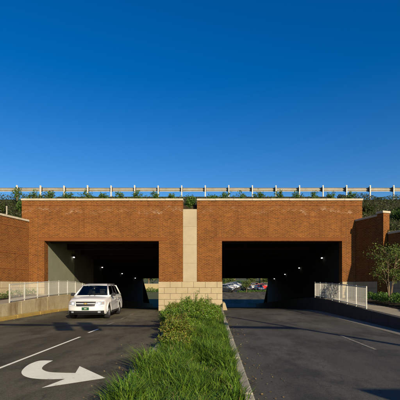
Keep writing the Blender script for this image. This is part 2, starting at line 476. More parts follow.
# kerbs as single stones
def kerb_run(name, pts, w, h, m, label, step=2.4, gap=0.012, z0=0.0):
    root = empty(name); tag(root, label, kind='structure')
    for (xa, ya), (xb, yb) in zip(pts[:-1], pts[1:]):
        Ln = math.hypot(xb-xa, yb-ya); n = max(1, round(Ln/step))
        rz = math.atan2(yb-ya, xb-xa)
        me = MB().box(0, Ln/n-gap, 0, w, -0.12, h).mesh('kerb_stone', m, bevel=0.025, segs=2)
        for i in range(n):
            t = i/n
            x, y = xa+(xb-xa)*t, ya+(yb-ya)*t
            o = link('kerb_stone', me, root, (x, y, zr(y)+z0), rz)
            o.rotation_euler.y = -math.atan2(zr(yb)-zr(ya), Ln)
    return root
kr = kerb_run('median_kerb', [(0.53, 2.6), (0.53, 25.1)], 0.15, 0.15, M['kerb'], 'pale concrete kerb along the right edge of the median')
kl = kerb_run('median_kerb', [(-3.15, 25.1), (-2.8, 22), (-1.42, 10), (-1.4, 2.6)], 0.18, 0.15, M['kerb'], 'concrete kerb along the left edge of the median')
ke = kerb_run('yellow_kerb', [(-9.62, 60), (-9.62, 25.3), (-9.62, 4)], 0.22, 0.16, M['yellow'], 'faded yellow painted kerb below the left retaining wall')
med = strip('median', lambda y: med_l(y)+0.05, lambda y: 0.385, [2.7, 6, 10, 14, 18, 22, 25.2], 0.10, M['soil'])
tag(med, 'soil bed of the planted median', kind='structure')
gut = strip('gutter', lambda y: 5.95, lambda y: 6.6, [2, 10, 22, 23.5, 25.3, 60], 0.004, M['gutter'])
tag(gut, 'pale concrete gutter strip at the right road edge', kind='structure')

# raised sidewalks
def zl(y): return float(np.interp(y, [0, 10, 17, 23, 26, 60], [0.18, 0.42, 0.66, 0.92, 0.95, -1.4]))
def zrw(y): return float(np.interp(y, [0, 6, 13.7, 22.5, 26, 60], [0.16, 0.2, 0.38, 0.70, 0.75, -1.4]))
def walk(name, x0, x1, ys, zf, m, label, thick=0.5):
    mb = MB()
    for a, b in zip(ys[:-1], ys[1:]):
        mb.hexa([(x0, a, zf(a)-thick), (x1, a, zf(a)-thick), (x1, b-0.012, zf(b)-thick), (x0, b-0.012, zf(b)-thick)],
                [(x0, a, zf(a)), (x1, a, zf(a)), (x1, b-0.012, zf(b)), (x0, b-0.012, zf(b))])
    return mb
def walk_slabs(x0, x1, ys, zf, m, label):
    root = empty('sidewalk'); tag(root, label, kind='structure')
    for a, b in zip(ys[:-1], ys[1:]):
        walk('s', x0, x1, [a, b], zf, m, '').build('paving_slab', m, root, bevel=0.01)
    return root
ysl = [4 + 1.6*i for i in range(14)] + [30, 36, 42, 48, 54, 60]
walk_slabs(-11.28, -9.86, ysl, zl, M['walk'], 'raised concrete sidewalk behind the left railing')
walk_slabs(6.92, 8.30, ysl, zrw, M['walk'], 'raised concrete sidewalk along the right road')
def ret_wall(x0, x1, ys, zf, m, label, rise=0.04):
    root = empty('retaining_wall'); tag(root, label, 'retaining wall')
    for a, b in zip(ys[:-1], ys[1:]):
        b2 = b - 0.015
        MB().hexa([(x0, a, -0.1+zr(a)), (x1, a, -0.1+zr(a)), (x1, b2, -0.1+zr(b)), (x0, b2, -0.1+zr(b))],
                  [(x0, a, zf(a)+rise), (x1, a, zf(a)+rise), (x1, b2, zf(b)+rise), (x0, b2, zf(b)+rise)]).build('wall_panel', m, root, bevel=0.012)
    return root
ysw = [4, 7, 10, 13, 16, 19, 22, 25.3, 30, 36, 42, 48, 54, 60]
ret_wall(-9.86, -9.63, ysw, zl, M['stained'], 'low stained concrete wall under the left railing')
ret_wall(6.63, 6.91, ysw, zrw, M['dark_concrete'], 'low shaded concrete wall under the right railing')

# planting beds beside the sidewalks
def bed(name, quad, label):
    me = fast_mesh(name, quad, [tuple(range(len(quad)))], M['soil'])
    return tag(link(name, me), label, kind='structure')
bed('planting_bed', [(8.3, 6, 0.15), (16, 6, 0.3), (11.3, 20, 0.85), (9.9, 25.3, 0.9), (8.3, 25.3, 0.72), (8.3, 18, 0.5)], 'soil bed between right sidewalk and wing wall')
bed('planting_bed', [(-11.29, 25.3, 0.95), (-12.4, 25.3, 1.0), (-14.6, 15.5, 0.8), (-14.6, 6, 0.4), (-11.29, 6, 0.3), (-11.29, 16, 0.64)], 'soil bed between left sidewalk and wing wall')

# ------------------------------------------------------------------ overpass
XL0, XL1, XP0, XP1, XR1, XR2 = -12.8, -11.3, -3.67, 0.53, 8.53, 9.87
CX0, CX1 = -2.07, -1.13
YF, YB, YE = 25.3, 25.9, 60.0
ZB, ZL, ZT = 1.82, 4.53, 7.22
def zc(y): return ZL - 0.0535*(y-YF)
ov = empty('overpass', (0, YF, 0), label='brick faced overpass with two dark underpasses and a central pier', cat='bridge')
ov.location = (0, 0, 0)
BR = M['brick']
def brick_part(name, x0, x1, z0, z1, label=None):
    o = MB().box(x0, x1, YF, YB, z0, z1).build(name, BR, ov)
    if label: o['label'] = label
    return o
ZS0, ZS1 = ZL+0.215, 6.08     # soldier course top, string course
brick_part('brick_panel', XL0, XL1, ZB, ZL)
brick_part('brick_panel', XP0, CX0, ZB, ZL)
brick_part('brick_panel', CX1, XP1, ZB, ZL)
brick_part('brick_panel', XR1, XR2, ZB, ZL)
brick_part('brick_spandrel', XL0, CX0, ZL, ZT)
brick_part('brick_spandrel', CX1, XR2, ZL, ZT)
# soldier courses, string courses (thin bands a little proud of the face)
for x0, x1 in ((XL1-0.4, XP0+0.55), (XP1-0.55, XR1+0.25)):
    root = MB().box(x0, x1, YF-0.012, YF+0.05, ZL+0.001, ZL+0.03).build('lintel_angle', M['course'], ov)
    n = int((x1-x0)/0.086); w = (x1-x0)/n
    me = MB().box(0.004, w-0.004, -0.014, 0.04, ZL+0.035, ZL+0.235).mesh('soldier_brick', M['course'], bevel=0.004)
    k = 0
    for i in range(n):
        o = link('soldier_brick', me, root, (x0+i*w, YF, 0)); o.location.y = YF + random.uniform(-0.003, 0.003)
for x0, x1 in ((XL0+0.01, CX0-0.01), (CX1+0.01, XR2-0.01)):
    MB().box(x0, x1, YF-0.016, YF+0.05, ZS1, ZS1+0.07).build('string_course', M['course'], ov, bevel=0.006)
    MB().box(x0, x1, YF-0.016, YF+0.05, ZT-0.32, ZT-0.25).build('string_course', M['course'], ov, bevel=0.006)
for x in (XP0, XP1, XL1-0.42, XR1+0.27):
    z0 = ZL+0.24 if x in (XP0, XP1) else ZB
    MB().box(x-0.011, x+0.011, YF-0.003, YF+0.02, z0, ZS1-0.001).build('movement_joint', M['joint'], ov)
# coping stones
def coping_run(parent, x0, x1, y0, y1, z, h=0.13, step=1.22, m=None):
    n = max(1, round((x1-x0)/step)); w = (x1-x0)/n
    me = MB().box(0.004, w-0.004, y0, y1, 0, h).mesh('coping_stone', m or M['coping'], bevel=0.014)
    for i in range(n):
        link('coping_stone', me, parent, (x0+i*w, random.uniform(-0.004, 0.004), z+random.uniform(-0.003, 0.003)))
coping_run(ov, XL0-0.05, CX0+0.02, YF-0.06, YB+0.06, ZT)
coping_run(ov, CX1-0.02, XR2+0.05, YF-0.06, YB+0.06, ZT)
# central concrete column, lower than the parapet
col_ = MB().box(CX0, CX1, YF+0.03, YB+0.3, ZB, 6.66).build('column', M['stone'], ov, bevel=0.01)
col_['label'] = 'pale concrete centre column between the brick panels'
for z in (3.05, 4.28, 5.5): MB().box(CX0+0.015, CX1-0.015, YF+0.024, YF+0.034, z, z+0.02).build('joint', M['mortar'], col_)
# base of blocks
def block_base(parent, x0, x1, y0, y1, z0, z1, name='base', rows=5, bw=0.78, loc=None, rz=None, proud=0.035):
    core = MB().box(x0+0.02, x1-0.02, y0+0.02, y1, z0, z1-0.004).build(name, M['mortar'], parent, loc=loc, rz=rz)
    rh = (z1-z0)/rows
    for r in range(rows):
        x = x0 - (bw/2 if r % 2 else 0)
        while x < x1-0.01:
            a, b = max(x, x0), min(x+bw, x1)
            if b-a > 0.05:
                d = proud + random.uniform(-0.006, 0.006)
                c = MB().box(a+0.006, b-0.006, y0-d, y0+0.12, z0+r*rh+0.006, z0+(r+1)*rh-0.006)
                c.build('block', M['block'], core, bevel=0.012)
            x += bw
    return core
block_base(ov, XP0-0.03, XP1+0.03, YF, YB, -0.15, ZB, rows=5)
block_base(ov, XL0, XL1, YF, YB, 0.6, ZB, rows=3)
block_base(ov, XR1, XR2, YF, YB, 0.5, ZB, rows=3)
MB().hexa([(XP1+0.031, 24.9, -0.1), (XP1+0.36, 24.9, -0.1), (XP1+0.36, 27, -0.2), (XP1+0.031, 27, -0.2)],
          [(XP1+0.031, 24.9, 0.42), (XP1+0.2, 24.9, 0.42), (XP1+0.2, 27, 0.42), (XP1+0.031, 27, 0.42)]).build('barrier_end', M['block'], ov, bevel=0.02)
# side returns of the parapet and mass behind it
MB().box(XL0, XL0+0.4, YB, 31, 5.0, ZT).build('parapet_return', BR, ov)
MB().box(XR2-0.4, XR2, YB, 31, 5.0, ZT).build('parapet_return', BR, ov)
# tunnel walls, soffit, beams
def wall_y(name, x0, x1, m, zb=-2.2):
    return MB().hexa([(x0, YB, zb), (x1, YB, zb), (x1, YE, zb), (x0, YE, zb)],
                     [(x0, YB, zc(YB)+0.45), (x1, YB, zc(YB)+0.45), (x1, YE, zc(YE)+0.45), (x0, YE, zc(YE)+0.45)]).build(name, m, ov)
n_pan = 7
for i in range(n_pan):      # left wall cast in bays, inner ones coloured dark as tunnel shade
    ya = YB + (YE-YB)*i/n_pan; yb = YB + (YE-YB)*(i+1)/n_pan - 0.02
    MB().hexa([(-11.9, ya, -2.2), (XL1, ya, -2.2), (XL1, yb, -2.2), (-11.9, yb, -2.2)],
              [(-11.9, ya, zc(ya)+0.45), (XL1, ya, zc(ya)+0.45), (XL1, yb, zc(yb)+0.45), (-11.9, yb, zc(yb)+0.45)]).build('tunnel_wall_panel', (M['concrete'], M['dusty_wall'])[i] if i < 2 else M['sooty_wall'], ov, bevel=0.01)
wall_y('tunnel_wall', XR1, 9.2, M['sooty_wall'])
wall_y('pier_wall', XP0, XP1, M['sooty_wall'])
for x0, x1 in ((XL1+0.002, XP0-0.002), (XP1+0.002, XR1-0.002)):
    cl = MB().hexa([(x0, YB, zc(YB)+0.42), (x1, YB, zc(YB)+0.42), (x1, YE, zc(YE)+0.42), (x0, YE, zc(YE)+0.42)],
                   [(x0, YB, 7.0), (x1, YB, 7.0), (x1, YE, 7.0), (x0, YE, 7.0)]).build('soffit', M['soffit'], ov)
    nb = 12
    for i in range(nb):
        y = YB+0.3 + i*(YE-YB-1.0)/(nb-1)
        MB().box(x0, x1, y, y+0.4, zc(y), zc(y)+0.5).build('beam', M['soffit'], cl, bevel=0.02)
MB().box(XL0, XR2, YE, YE+0.6, zc(YE)-0.01, 8.5).build('rear_wall', BR, ov)
MB().box(XL0, XL1, YE, YE+0.6, -2.3, zc(YE)-0.011).build('rear_wall', BR, ov)
MB().box(XP0, XP1, YE, YE+0.6, -2.3, zc(YE)-0.011).build('rear_wall', BR, ov)
MB().box(XR1, XR2, YE, YE+0.6, -2.3, zc(YE)-0.011).build('rear_wall', BR, ov)
# fill between parapet and the upper road
ZD = 8.62
fill = MB()
fill.extrude_x([(YB+0.001, 6.4), (YB+0.001, 7.0), (30.2, ZD), (59.99, ZD), (59.99, 7.001), (30, 7.001)], XL0+0.41, XR2-0.41)
fo = fill.build('embankment', M['soil']); tag(fo, 'soil bank between parapet and upper road on the overpass', kind='structure')
ud = MB().box(-120, 120, 33.0, 58.0, ZD+0.004, ZD+0.03).build('upper_road', M['asphalt'])
tag(ud, 'road carried over the top of the overpass', kind='structure')

# wing walls
def wing(name, p0, ang, length, ztop, label, course_z, base=True, thick=0.4, bz=ZB, zbase=0.3, side=1, extra=None):
    """wall runs from p0 towards the camera; local x along the wall, exposed face at local y=0 (side=1) """
    root = empty(name, (p0[0], p0[1], 0), ang, label=label, cat='wall')
    y0, y1 = (0, thick) if side > 0 else (-thick, 0)
    MB().box(0, length, y0, y1, bz, ztop).build('brick_face', M['brick_wing'], root)
    fy0, fy1 = (-0.016, 0.03) if side > 0 else (-0.03, 0.016)
    for z in course_z:
        MB().box(0.01, length-0.01, fy0, fy1, z, z+0.075).build('string_course', M['course'], root, bevel=0.006)
    n = max(1, round(length/1.2)); w = length/n
    me = MB().box(0.004, w-0.004, y0-0.06, y1+0.06, 0, 0.13).mesh('coping_stone', M['coping'], bevel=0.014)
    for i in range(n): link('coping_stone', me, root, (i*w, 0, ztop+random.uniform(-0.003, 0.003)))
    rows = 3; rh = (bz-zbase)/rows
    core = MB().box(0, length, y0+0.01, y1-0.01, zbase-0.3, bz-0.003).build('base', M['mortar'], root)
    for r in range(rows):
        x = -(0.39 if r % 2 else 0)
        while x < length-0.01:
            a, b = max(x, 0), min(x+0.78, length)
            if b-a > 0.05:
                q = MB().box(a+0.006, b-0.006, *((-0.035, 0.1) if side > 0 else (-0.1, 0.035)), zbase+r*rh+0.006, zbase+(r+1)*rh-0.006)
                q.build('block', M['block'], core, bevel=0.012)
            x += 0.78
    return root
# left: from the facade towards the camera, splayed outward; exposed face looks to +x
wl_ = wing('wing_wall', (-12.32, 25.27), R(-90-14), 9.0, 5.80, 'sunlit brick wing wall left of the underpass', (2.6, 3.6, 4.75, 5.3), side=-1, zbase=0.6)
# right: exposed face looks to -x
wr1 = wing('wing_wall', (9.42, 25.27), R(-90+20), 1.95, 5.82, 'tall shaded brick wing wall right of the underpass', (2.4, 3.1, 3.9, 4.6, 5.3), side=1, zbase=0.6)
wr2 = wing('wing_wall', (10.52, 22.93), R(-90+20), 7.5, 4.66, 'lower shaded brick wing wall at the right picture edge', (2.4, 3.1, 3.9), side=1, zbase=0.6)
# end pier of the taller right wing wall
pr = MB().box(1.952, 2.45, -0.03, 0.44, 0.4, 5.86).build('end_pier', M['brick_wing'], wr1)
MB().box(1.952, 2.45, -0.03, 0.44, 5.861, 5.954).build('pier_neck', M['course'], wr1)
MB().box(1.90, 2.50, -0.10, 0.5, 5.955, 6.09).build('pier_cap', M['coping'], wr1, bevel=0.015)

# hillsides beside the overpass
def hillside(name, inner, outer, zprof, label, nx=14):
    ys = [4, 8, 12, 16, 17.5, 19, 21, 22.9, 24, 25.5, 27, 28.5, 30, 31, 33, 45, 58, 62, 68, 76]
    V, F = [], []
    for y in ys:
        for i in range(nx+1):
            t = (i/nx)**2.2
            x = inner(y)*(1-t)+outer*t
            edge = 0.0 if i == 0 else random.uniform(-0.12, 0.12)
            V.append((x, y, max(zprof(y), zr(y)-0.3) + (edge if 20 < y < 31 else 0)))
    for j in range(len(ys)-1):
        for i in range(nx):
            a = j*(nx+1)+i
            F.append((a, a+1, a+nx+2, a+nx+1))
    me = fast_mesh(name, V, F, M['bank'], True)
    return tag(link(name, me), label, kind='structure')
def in_l(y): return float(np.interp(y, [4, 16, 16.6, 25.27, 25.28, 76], [-14.9, -14.75, -14.7, -12.6, XL0+0.02, XL0+0.02]))
def in_r(y): return float(np.interp(y, [4, 15.9, 22.9, 22.95, 25.27, 25.28, 76], [13.6, 13.5, 11.0, 10.4, 9.75, XR2-0.02, XR2-0.02]))
def zh_l(y): return float(np.interp(y, [4, 15, 17, 25.5, 30.5, 58, 62, 75], [-0.3, 3.0, 5.6, 5.65, 8.58, 8.58, 7.5, -2.4]))
def zh_r(y): return float(np.interp(y, [4, 13, 15.5, 22.9, 25.5, 30.5, 58, 62, 75], [-0.3, 2.0, 4.4, 4.6, 5.7, 8.58, 8.58, 7.5, -2.4]))
hillside('hillside', in_l, -120, zh_l, 'dark planted bank left of the overpass')
hillside('hillside', in_r, 120, zh_r, 'dark planted bank right of the overpass')

# ------------------------------------------------------------------ foliage helpers
def leaf_arrays(P, size, aspect=0.5, flat=0.0):
    """diamond leaves at points P"""
    n = len(P)
    d = rng.normal(size=(n, 3)); d[:, 2] *= (1-flat)
    d /= np.linalg.norm(d, axis=1)[:, None] + 1e-9
    r = rng.normal(size=(n, 3)); w = np.cross(d, r); w /= np.linalg.norm(w, axis=1)[:, None] + 1e-9
    s = size * rng.uniform(0.6, 1.35, (n, 1))
    V = np.stack([P-d*s*0.5, P+w*s*aspect*0.5, P+d*s*0.5, P-w*s*aspect*0.5], 1).reshape(-1, 3)
    F = np.arange(4*n).reshape(n, 4)
    return V, F
def branchy(n_br, h, spread, leaves_per, size, aspect=0.4, droop=0.25, zmin=0.05, jit=0.06, rise=1.0):
    """plant: arching stems from the base with leaves along them; returns stem MB and leaf arrays"""
    st = MB(); P = []
    for b in range(n_br):
        a = random.uniform(0, 2*math.pi); sp = spread*random.uniform(0.15, 1.0)**0.7; hh = h*random.uniform(0.55, 1.0)*(1-0.45*(sp/max(spread, 1e-6))**2)
        pts = []
        for k in range(6):
            t = k/5
            rr = sp*t**1.1
            z = hh*(t**0.8)*(1+droop) - hh*droop*t**2.5
            pts.append((rr*math.cos(a+0.3*t)+random.uniform(-.02, .02), rr*math.sin(a+0.3*t)+random.uniform(-.02, .02), z))
        st.tube(pts, [0.012*(1-0.8*k/5)*max(h, 0.4) + 0.002 for k in range(6)], 4, cap=False)
        pts = np.array(pts)
        t = rng.uniform(0.15, 1.0, leaves_per)**0.8*4.999
        i = t.astype(int); f = (t-i)[:, None]
        q = pts[i]*(1-f)+pts[i+1]*f + rng.normal(size=(leaves_per, 3))*jit
        q[:, 2] = np.maximum(q[:, 2], zmin)
        P.append(q)
    V, F = leaf_arrays(np.concatenate(P), size, aspect)
    return st, V, F
def plant(name, loc, label, cat, group, m, n_br, h, spread, per, size, **kw):
    root = empty(name, loc, random.uniform(0, 6.28), label, cat, group)
    st, V, F = branchy(n_br, h, spread, per, size, **kw)
    st.build('stem', M['bark'], root)
    link('foliage', fast_mesh('foliage', V, F, m), root)
    return root

# ------------------------------------------------------------------ grass in the median
def blades(n, xf, y0, y1, hf, m, name, label, wid=0.012, bias=1.0, lean=0.6, zb=0.1, per=14):
    u = rng.uniform(0, 1, n)**bias
    y = y0 + (y1-y0)*u
    xl = np.interp(y, [3, 10, 22, 25.3], [-1.35, -1.38, -2.75, -3.1])
    x = xl + 0.10 + (0.22-xl)*rng.uniform(0, 1, n)
    # tufts: pull points toward random tuft centres
    nt = n//per
    tu = rng.integers(0, n, nt); ci = rng.integers(0, nt, n)
    tx, ty = x[tu][ci], y[tu][ci]
    th = rng.uniform(0.75, 1.3, nt)[ci]
    r = rng.normal(size=(n, 2))*0.055
    bx, by = tx+r[:, 0], ty+r[:, 1]
    h = hf(bx, by)*rng.uniform(0.6, 1.15, n)*th
    az = np.arctan2(r[:, 1], r[:, 0]) + rng.normal(size=n)*0.5
    ln = h*lean*rng.uniform(0.3, 1.3, n)
    dx, dy = np.cos(az), np.sin(az)
    wx, wy = -dy*wid*0.5, dx*wid*0.5
    zb = np.full(n, zb)
    def pt(t, s):
        off = ln*t**1.8
        zz = zb + h*(t - 0.28*t**3)
        k = s*(1-t*0.75)
        return np.stack([bx+dx*off+wx*k, by+dy*off+wy*k, zz], 1)
    V = np.stack([pt(0, 1), pt(0, -1), pt(0.5, -1.1), pt(0.5, 1.1), pt(1, -0.1), pt(1, 0.1)], 1).reshape(-1, 3)
    b = np.arange(n)*6
    F = np.concatenate([np.stack([b, b+1, b+2, b+3], 1), np.stack([b+3, b+2, b+4, b+5], 1)])
    o = link(name, fast_mesh(name, V, F, m)); tag(o, label, 'grass', kind='stuff')
    return o
def gh(x, y): return 0.255 + 0.13*np.sin(x*3.1+y*1.7)*np.cos(y*0.9) + 0.10*np.sin(x*7.3-y*2.9)*np.sin(y*4.1+x) + np.where(y > 11, 0.06, 0)
blades(56000, None, 2.7, 24.5, gh, M['grass'], 'grass', 'long green grass filling the median', wid=0.017, bias=1.45, lean=0.72, per=22)
blades(1500, None, 2.7, 20, gh, M['straw'], 'dry_grass', 'dry straw blades among the median grass', wid=0.012, bias=1.4, lean=1.2)

shr = [(-0.95, 17.2, 1.05, 0.85, 'juniper', 'tallest dark green spreading shrub in the median before the pier'),
       (-1.45, 15.6, 0.80, 0.80, 'juniper', 'green shrub spilling over the left kerb of the median'),
       (-0.35, 19.2, 0.80, 0.65, 'juniper', 'green shrub near the right kerb close to the pier'),
       (-1.85, 18.6, 0.60, 0.70, 'olive', 'olive shrub at the far left edge of the median'),
       (-1.2, 12.7, 0.55, 0.65, 'olive', 'nearest yellowish low shrub on the left side of the median'),
       (-1.5, 21.0, 0.75, 0.75, 'juniper', 'shrub closest to the base of the pier'),
       (-0.3, 15.0, 0.50, 0.55, 'juniper', 'low shrub beside the right kerb of the median'),
       (-1.0, 14.2, 0.62, 0.60, 'juniper', 'low dark shrub in the middle of the median'),
       (-1.05, 10.9, 0.50, 0.50, 'olive', 'foremost small olive shrub on the left kerb of the median'),
       (-0.75, 12.0, 0.42, 0.50, 'juniper', 'foremost low green shrub in the middle of the median'),
       (-1.45, 14.0, 0.55, 0.60, 'juniper', 'green shrub leaning over the road at the left kerb'),
       (-0.95, 9.3, 0.34, 0.42, 'olive', 'lowest small olive shrub nearest the camera in the median'),
       (-0.15, 17.6, 0.60, 0.45, 'juniper', 'upright green shrub by the right kerb beside the tallest shrub'),
       (-2.2, 21.6, 0.55, 0.60, 'olive', 'small olive shrub beside the left corner of the pier')]
for x, y, h, sp, mm, lab in shr:
    root = empty('median_shrub', (x, y, 0.09), random.uniform(0, 6.28), lab, 'shrub', 'shrubs in the median')
    st, V, F = branchy(34, h*1.05, sp, 150, 0.075, aspect=0.34, jit=0.045, droop=0.12)
    st2, V2, F2 = branchy(9, h*1.5, sp*0.75, 60, 0.07, aspect=0.34, jit=0.03, droop=0.02)     # taller loose sprigs
    st.add(st2.v, st2.f)
    st.build('stem', M['bark'], root)
    link('foliage', fast_mesh('foliage', np.concatenate([V, V2]), np.concatenate([F, F2+len(V)]), M[mm]), root)

# fallen leaves along the kerbs
P = np.concatenate([np.stack([0.55+np.abs(rng.normal(size=260))*0.25, rng.uniform(3.5, 20, 260), np.full(260, 0.012)], 1),
                    np.stack([-9.38+np.abs(rng.normal(size=120))*0.2, rng.uniform(8, 24, 120), np.full(120, 0.012)], 1),
                    np.stack([-1.5-np.abs(rng.normal(size=90))*0.3, rng.uniform(4, 11, 90), np.full(90, 0.012)], 1)])
Vd, Fd = leaf_arrays(P, 0.036, 0.7, 0.85)
Vd[:, 2] = np.maximum(Vd[:, 2], 0.006)
tag(link('fallen_leaves', fast_mesh('fallen_leaves', Vd, Fd, M['debris'])), 'dry leaves and grit gathered along the kerbs', 'leaves', kind='stuff')

# ------------------------------------------------------------------ guardrail on top
gr = empty('guardrail', (0, 30.7, ZD+0.17), label='galvanised steel guardrail along the top of the overpass', cat='guardrail')
GX0, GSP = -28.0, 1.905
wprof = [(0, -0.155), (0.03, -0.13), (0.075, -0.10), (0.075, -0.06), (0.0, -0.02), (0.0, 0.02), (0.075, 0.06), (0.075, 0.10), (0.03, 0.13), (0, 0.155)]
wclosed = [(y, z) for y, z in wprof] + [(y-0.006, z) for y, z in reversed(wprof)]
seg = MB().extrude_x(wclosed, 0, GSP*2+0.12).mesh('rail_beam', M['galv'])
post = MB().box(-0.042, 0.042, -0.012, 0.0, -0.8, 0.865).box(-0.042, 0.042, 0.10, 0.112, -0.8, 0.865).box(-0.005, 0.005, 0.0, 0.10, -0.8, 0.864).mesh('post', M['galv_post'])
blk = MB().box(-0.075, 0.075, 0.113, 0.26, 0.40, 0.76).mesh('spacer_block', M['blockout'], bevel=0.01)
bolt = MB().lathe([(0.0, -0.02), (0.02, -0.018), (0.022, 0.0)], 'y', 8, (0, -0.012, 0.6)).mesh('bolt', M['galv'])
off = ((16.6-214)/12.38 - GX0) % GSP
for i in range(28):
    x = GX0 + off + i*GSP
    p = link('post', post, gr, (x, 0, random.uniform(-0.02, 0.02)), random.uniform(-0.05, 0.05))
    link('spacer_block', blk, gr, (x, 0, 0))
    link('bolt', bolt, p)
    if i % 2 == 0: link('rail_beam', seg, gr, (x-0.06, 0.27, 0.58+0.004*(i % 4)))

# plants along the parapet top
pxs = [17, 35, 51, 67, 85, 103, 119, 137, 155, 173, 212, 225, 241, 259, 279, 297, 314, 331, 351]
hs_ = [1.15, .85, .75, .75, .9, .55, .85, .8, .8, .7, .7, .8, .75, .85, .75, .85, .8, .7, .7]
ords = ['first', 'second', 'third', 'fourth', 'fifth', 'sixth', 'seventh', 'eighth', 'ninth', 'tenth']
left_n = sum(1 for p in pxs if p < 190)
for i, (px, h) in enumerate(zip(pxs, hs_)):
    Y = 28.2; x = (px-214)*Y/380; z = 7.0+(ZD-7.0)*(Y-YB)/(30.2-YB)
    if px < 190: lab = f'small leafy shrub on the parapet, {ords[i]} from the left end'
    else: lab = f'small leafy shrub on the parapet, {ords[i-left_n]} to the right of the centre column'
    plant('parapet_shrub', (x, Y, z-0.02), lab, 'shrub', 'shrubs along the parapet top', M['planter'], random.randint(7, 11), h*1.02, 0.5*random.uniform(0.7, 1.2), 42, 0.12, aspect=0.45, jit=0.07, droop=0.3)
plant('notch_shrub', (-1.6, 26.1, 6.62), 'dark green shrub growing in the gap above the centre column', 'shrub', None, M['planter'], 24, 1.25, 0.42, 70, 0.13, aspect=0.45, jit=0.08)
# low weeds on the bank
n = 2600
P = np.stack([rng.uniform(XL0+0.5, XR2-0.5, n), rng.uniform(26.2, 30.0, n), np.zeros(n)], 1)
P[:, 2] = 7.0+(ZD-7.0)*(P[:, 1]-YB)/(30.2-YB) + np.abs(rng.normal(size=n))*0.05*(1+np.sin(P[:, 0]*2.0)) + 0.02
V, F = leaf_arrays(P, 0.14, 0.4)
tag(link('bank_weeds', fast_mesh('bank_weeds', V, F, M['planter'])), 'low weeds on the soil strip behind the parapet', 'weeds', kind='stuff')
# cover on the two hillsides
def cover(name, xf, y0, y1, zf, n, label, size=0.10, m='ivy', hh=0.35):
    y = rng.uniform(y0, y1, n)
    xi = np.array([xf(v) for v in y]); sgn = 1 if xi[0] > 0 else -1
    x = xi + sgn*(0.15+rng.uniform(0, 1, n)**1.6*14)
    z = np.array([zf(v) for v in y])
    lump = 0.5+0.5*np.sin(x*1.9+1.3*np.sin(y*1.1))*np.cos(y*1.7+0.6*x)
    z = z + rng.uniform(0, 1, n)*hh*(0.3+1.2*lump)
    V, F = leaf_arrays(np.stack([x, y, z], 1), size, 0.55)
    return tag(link(name, fast_mesh(name, V, F, M[m])), label, 'ground cover', kind='stuff')
cover('bank_cover', in_l, 18, 31, zh_l, 34000, 'dark creeping plants covering the bank left of the overpass', hh=0.45)
cover('bank_cover', in_r, 20, 31, zh_r, 34000, 'dark creeping plants covering the bank right of the overpass', hh=0.3)
for i, (x, y, h, lab) in enumerate([(-13.6, 27.6, 1.2, 'dark leafy shrub on the left bank beside the parapet end'), (-15.6, 27.2, 0.9, 'dark shrub on the left bank at the picture edge'),
                        (12.9, 26.0, 1.0, 'green shrub on the right bank behind the wing wall pier'), (11.0, 27.6, 0.6, 'dark shrub on the right bank next to the parapet end'), (13.6, 27.4, 0.6, 'shrub high on the right bank under the guardrail')]):
    zf = zh_l if x < 0 else zh_r
    plant('bank_shrub', (x, y, zf(y)-0.05), lab, 'shrub', 'shrubs on the side banks', M['planter'] if i in (0, 2) else M['ivy'], 22, h, 0.75, 120, 0.11, aspect=0.5, jit=0.1)
for x, y, z, lab in ((10.75, 24.9, 5.2, 'slim pale marker post behind the right wing wall'), (-13.2, 24.2, 5.55, 'slim pale marker post behind the left wing wall')):
    r_ = empty('marker_post', (x, y, z), label=lab, cat='post')
    MB().tube([(0, 0, -0.3), (0, 0, 1.05)], 0.04, 10).build('pipe', M['galv'], r_, smooth=False)
    MB().lathe([(0.0, 0.04), (0.035, 0.025), (0.05, 0.0), (0.05, -0.03)], 'z', 10, (0, 0, 1.05)).build('cap', M['galv'], r_)

# ------------------------------------------------------------------ tunnel lamps
def lamp(x, y, z, lab, group):
    r_ = empty('wall_lamp', (x, y, z), label=lab, cat='lamp', group=group)
    s = 1 if x > 0 else -1
    MB().box(min(s*-0.10, s*0.12), max(s*-0.10, s*0.12), -0.2, 0.2, 0.0, 0.22).build('housing', M['black'], r_, bevel=0.03)
    MB().box(-0.06, 0.06, -0.08, 0.08, -0.08, -0.005).build('lens', M['lamp'], r_, bevel=0.04, segs=2)
pos = ['nearest', 'second', 'third', 'farthest']
for k, (Y, px, py) in enumerate([(29.6, 320, 257.5), (37.5, 297, 267.6), (45.0, 283, 274), (53.0, 272.5, 278.5)]):
    lamp(8.40, Y, 1.6+(285-py)*Y/380, f'{pos[k]} lit lamp on the right wall of the right underpass', 'lamps in the right underpass')
for k, (Y, px, py) in enumerate([(30.3, 71.5, 256.8), (38.0, 100, 267), (46.2, 120, 273.3), (53.9, 133, 277.8)]):
    lamp(-11.17, Y, 1.6+(285-py)*Y/380, f'{pos[k]} lit lamp on the left wall of the left underpass', 'lamps in the left underpass')

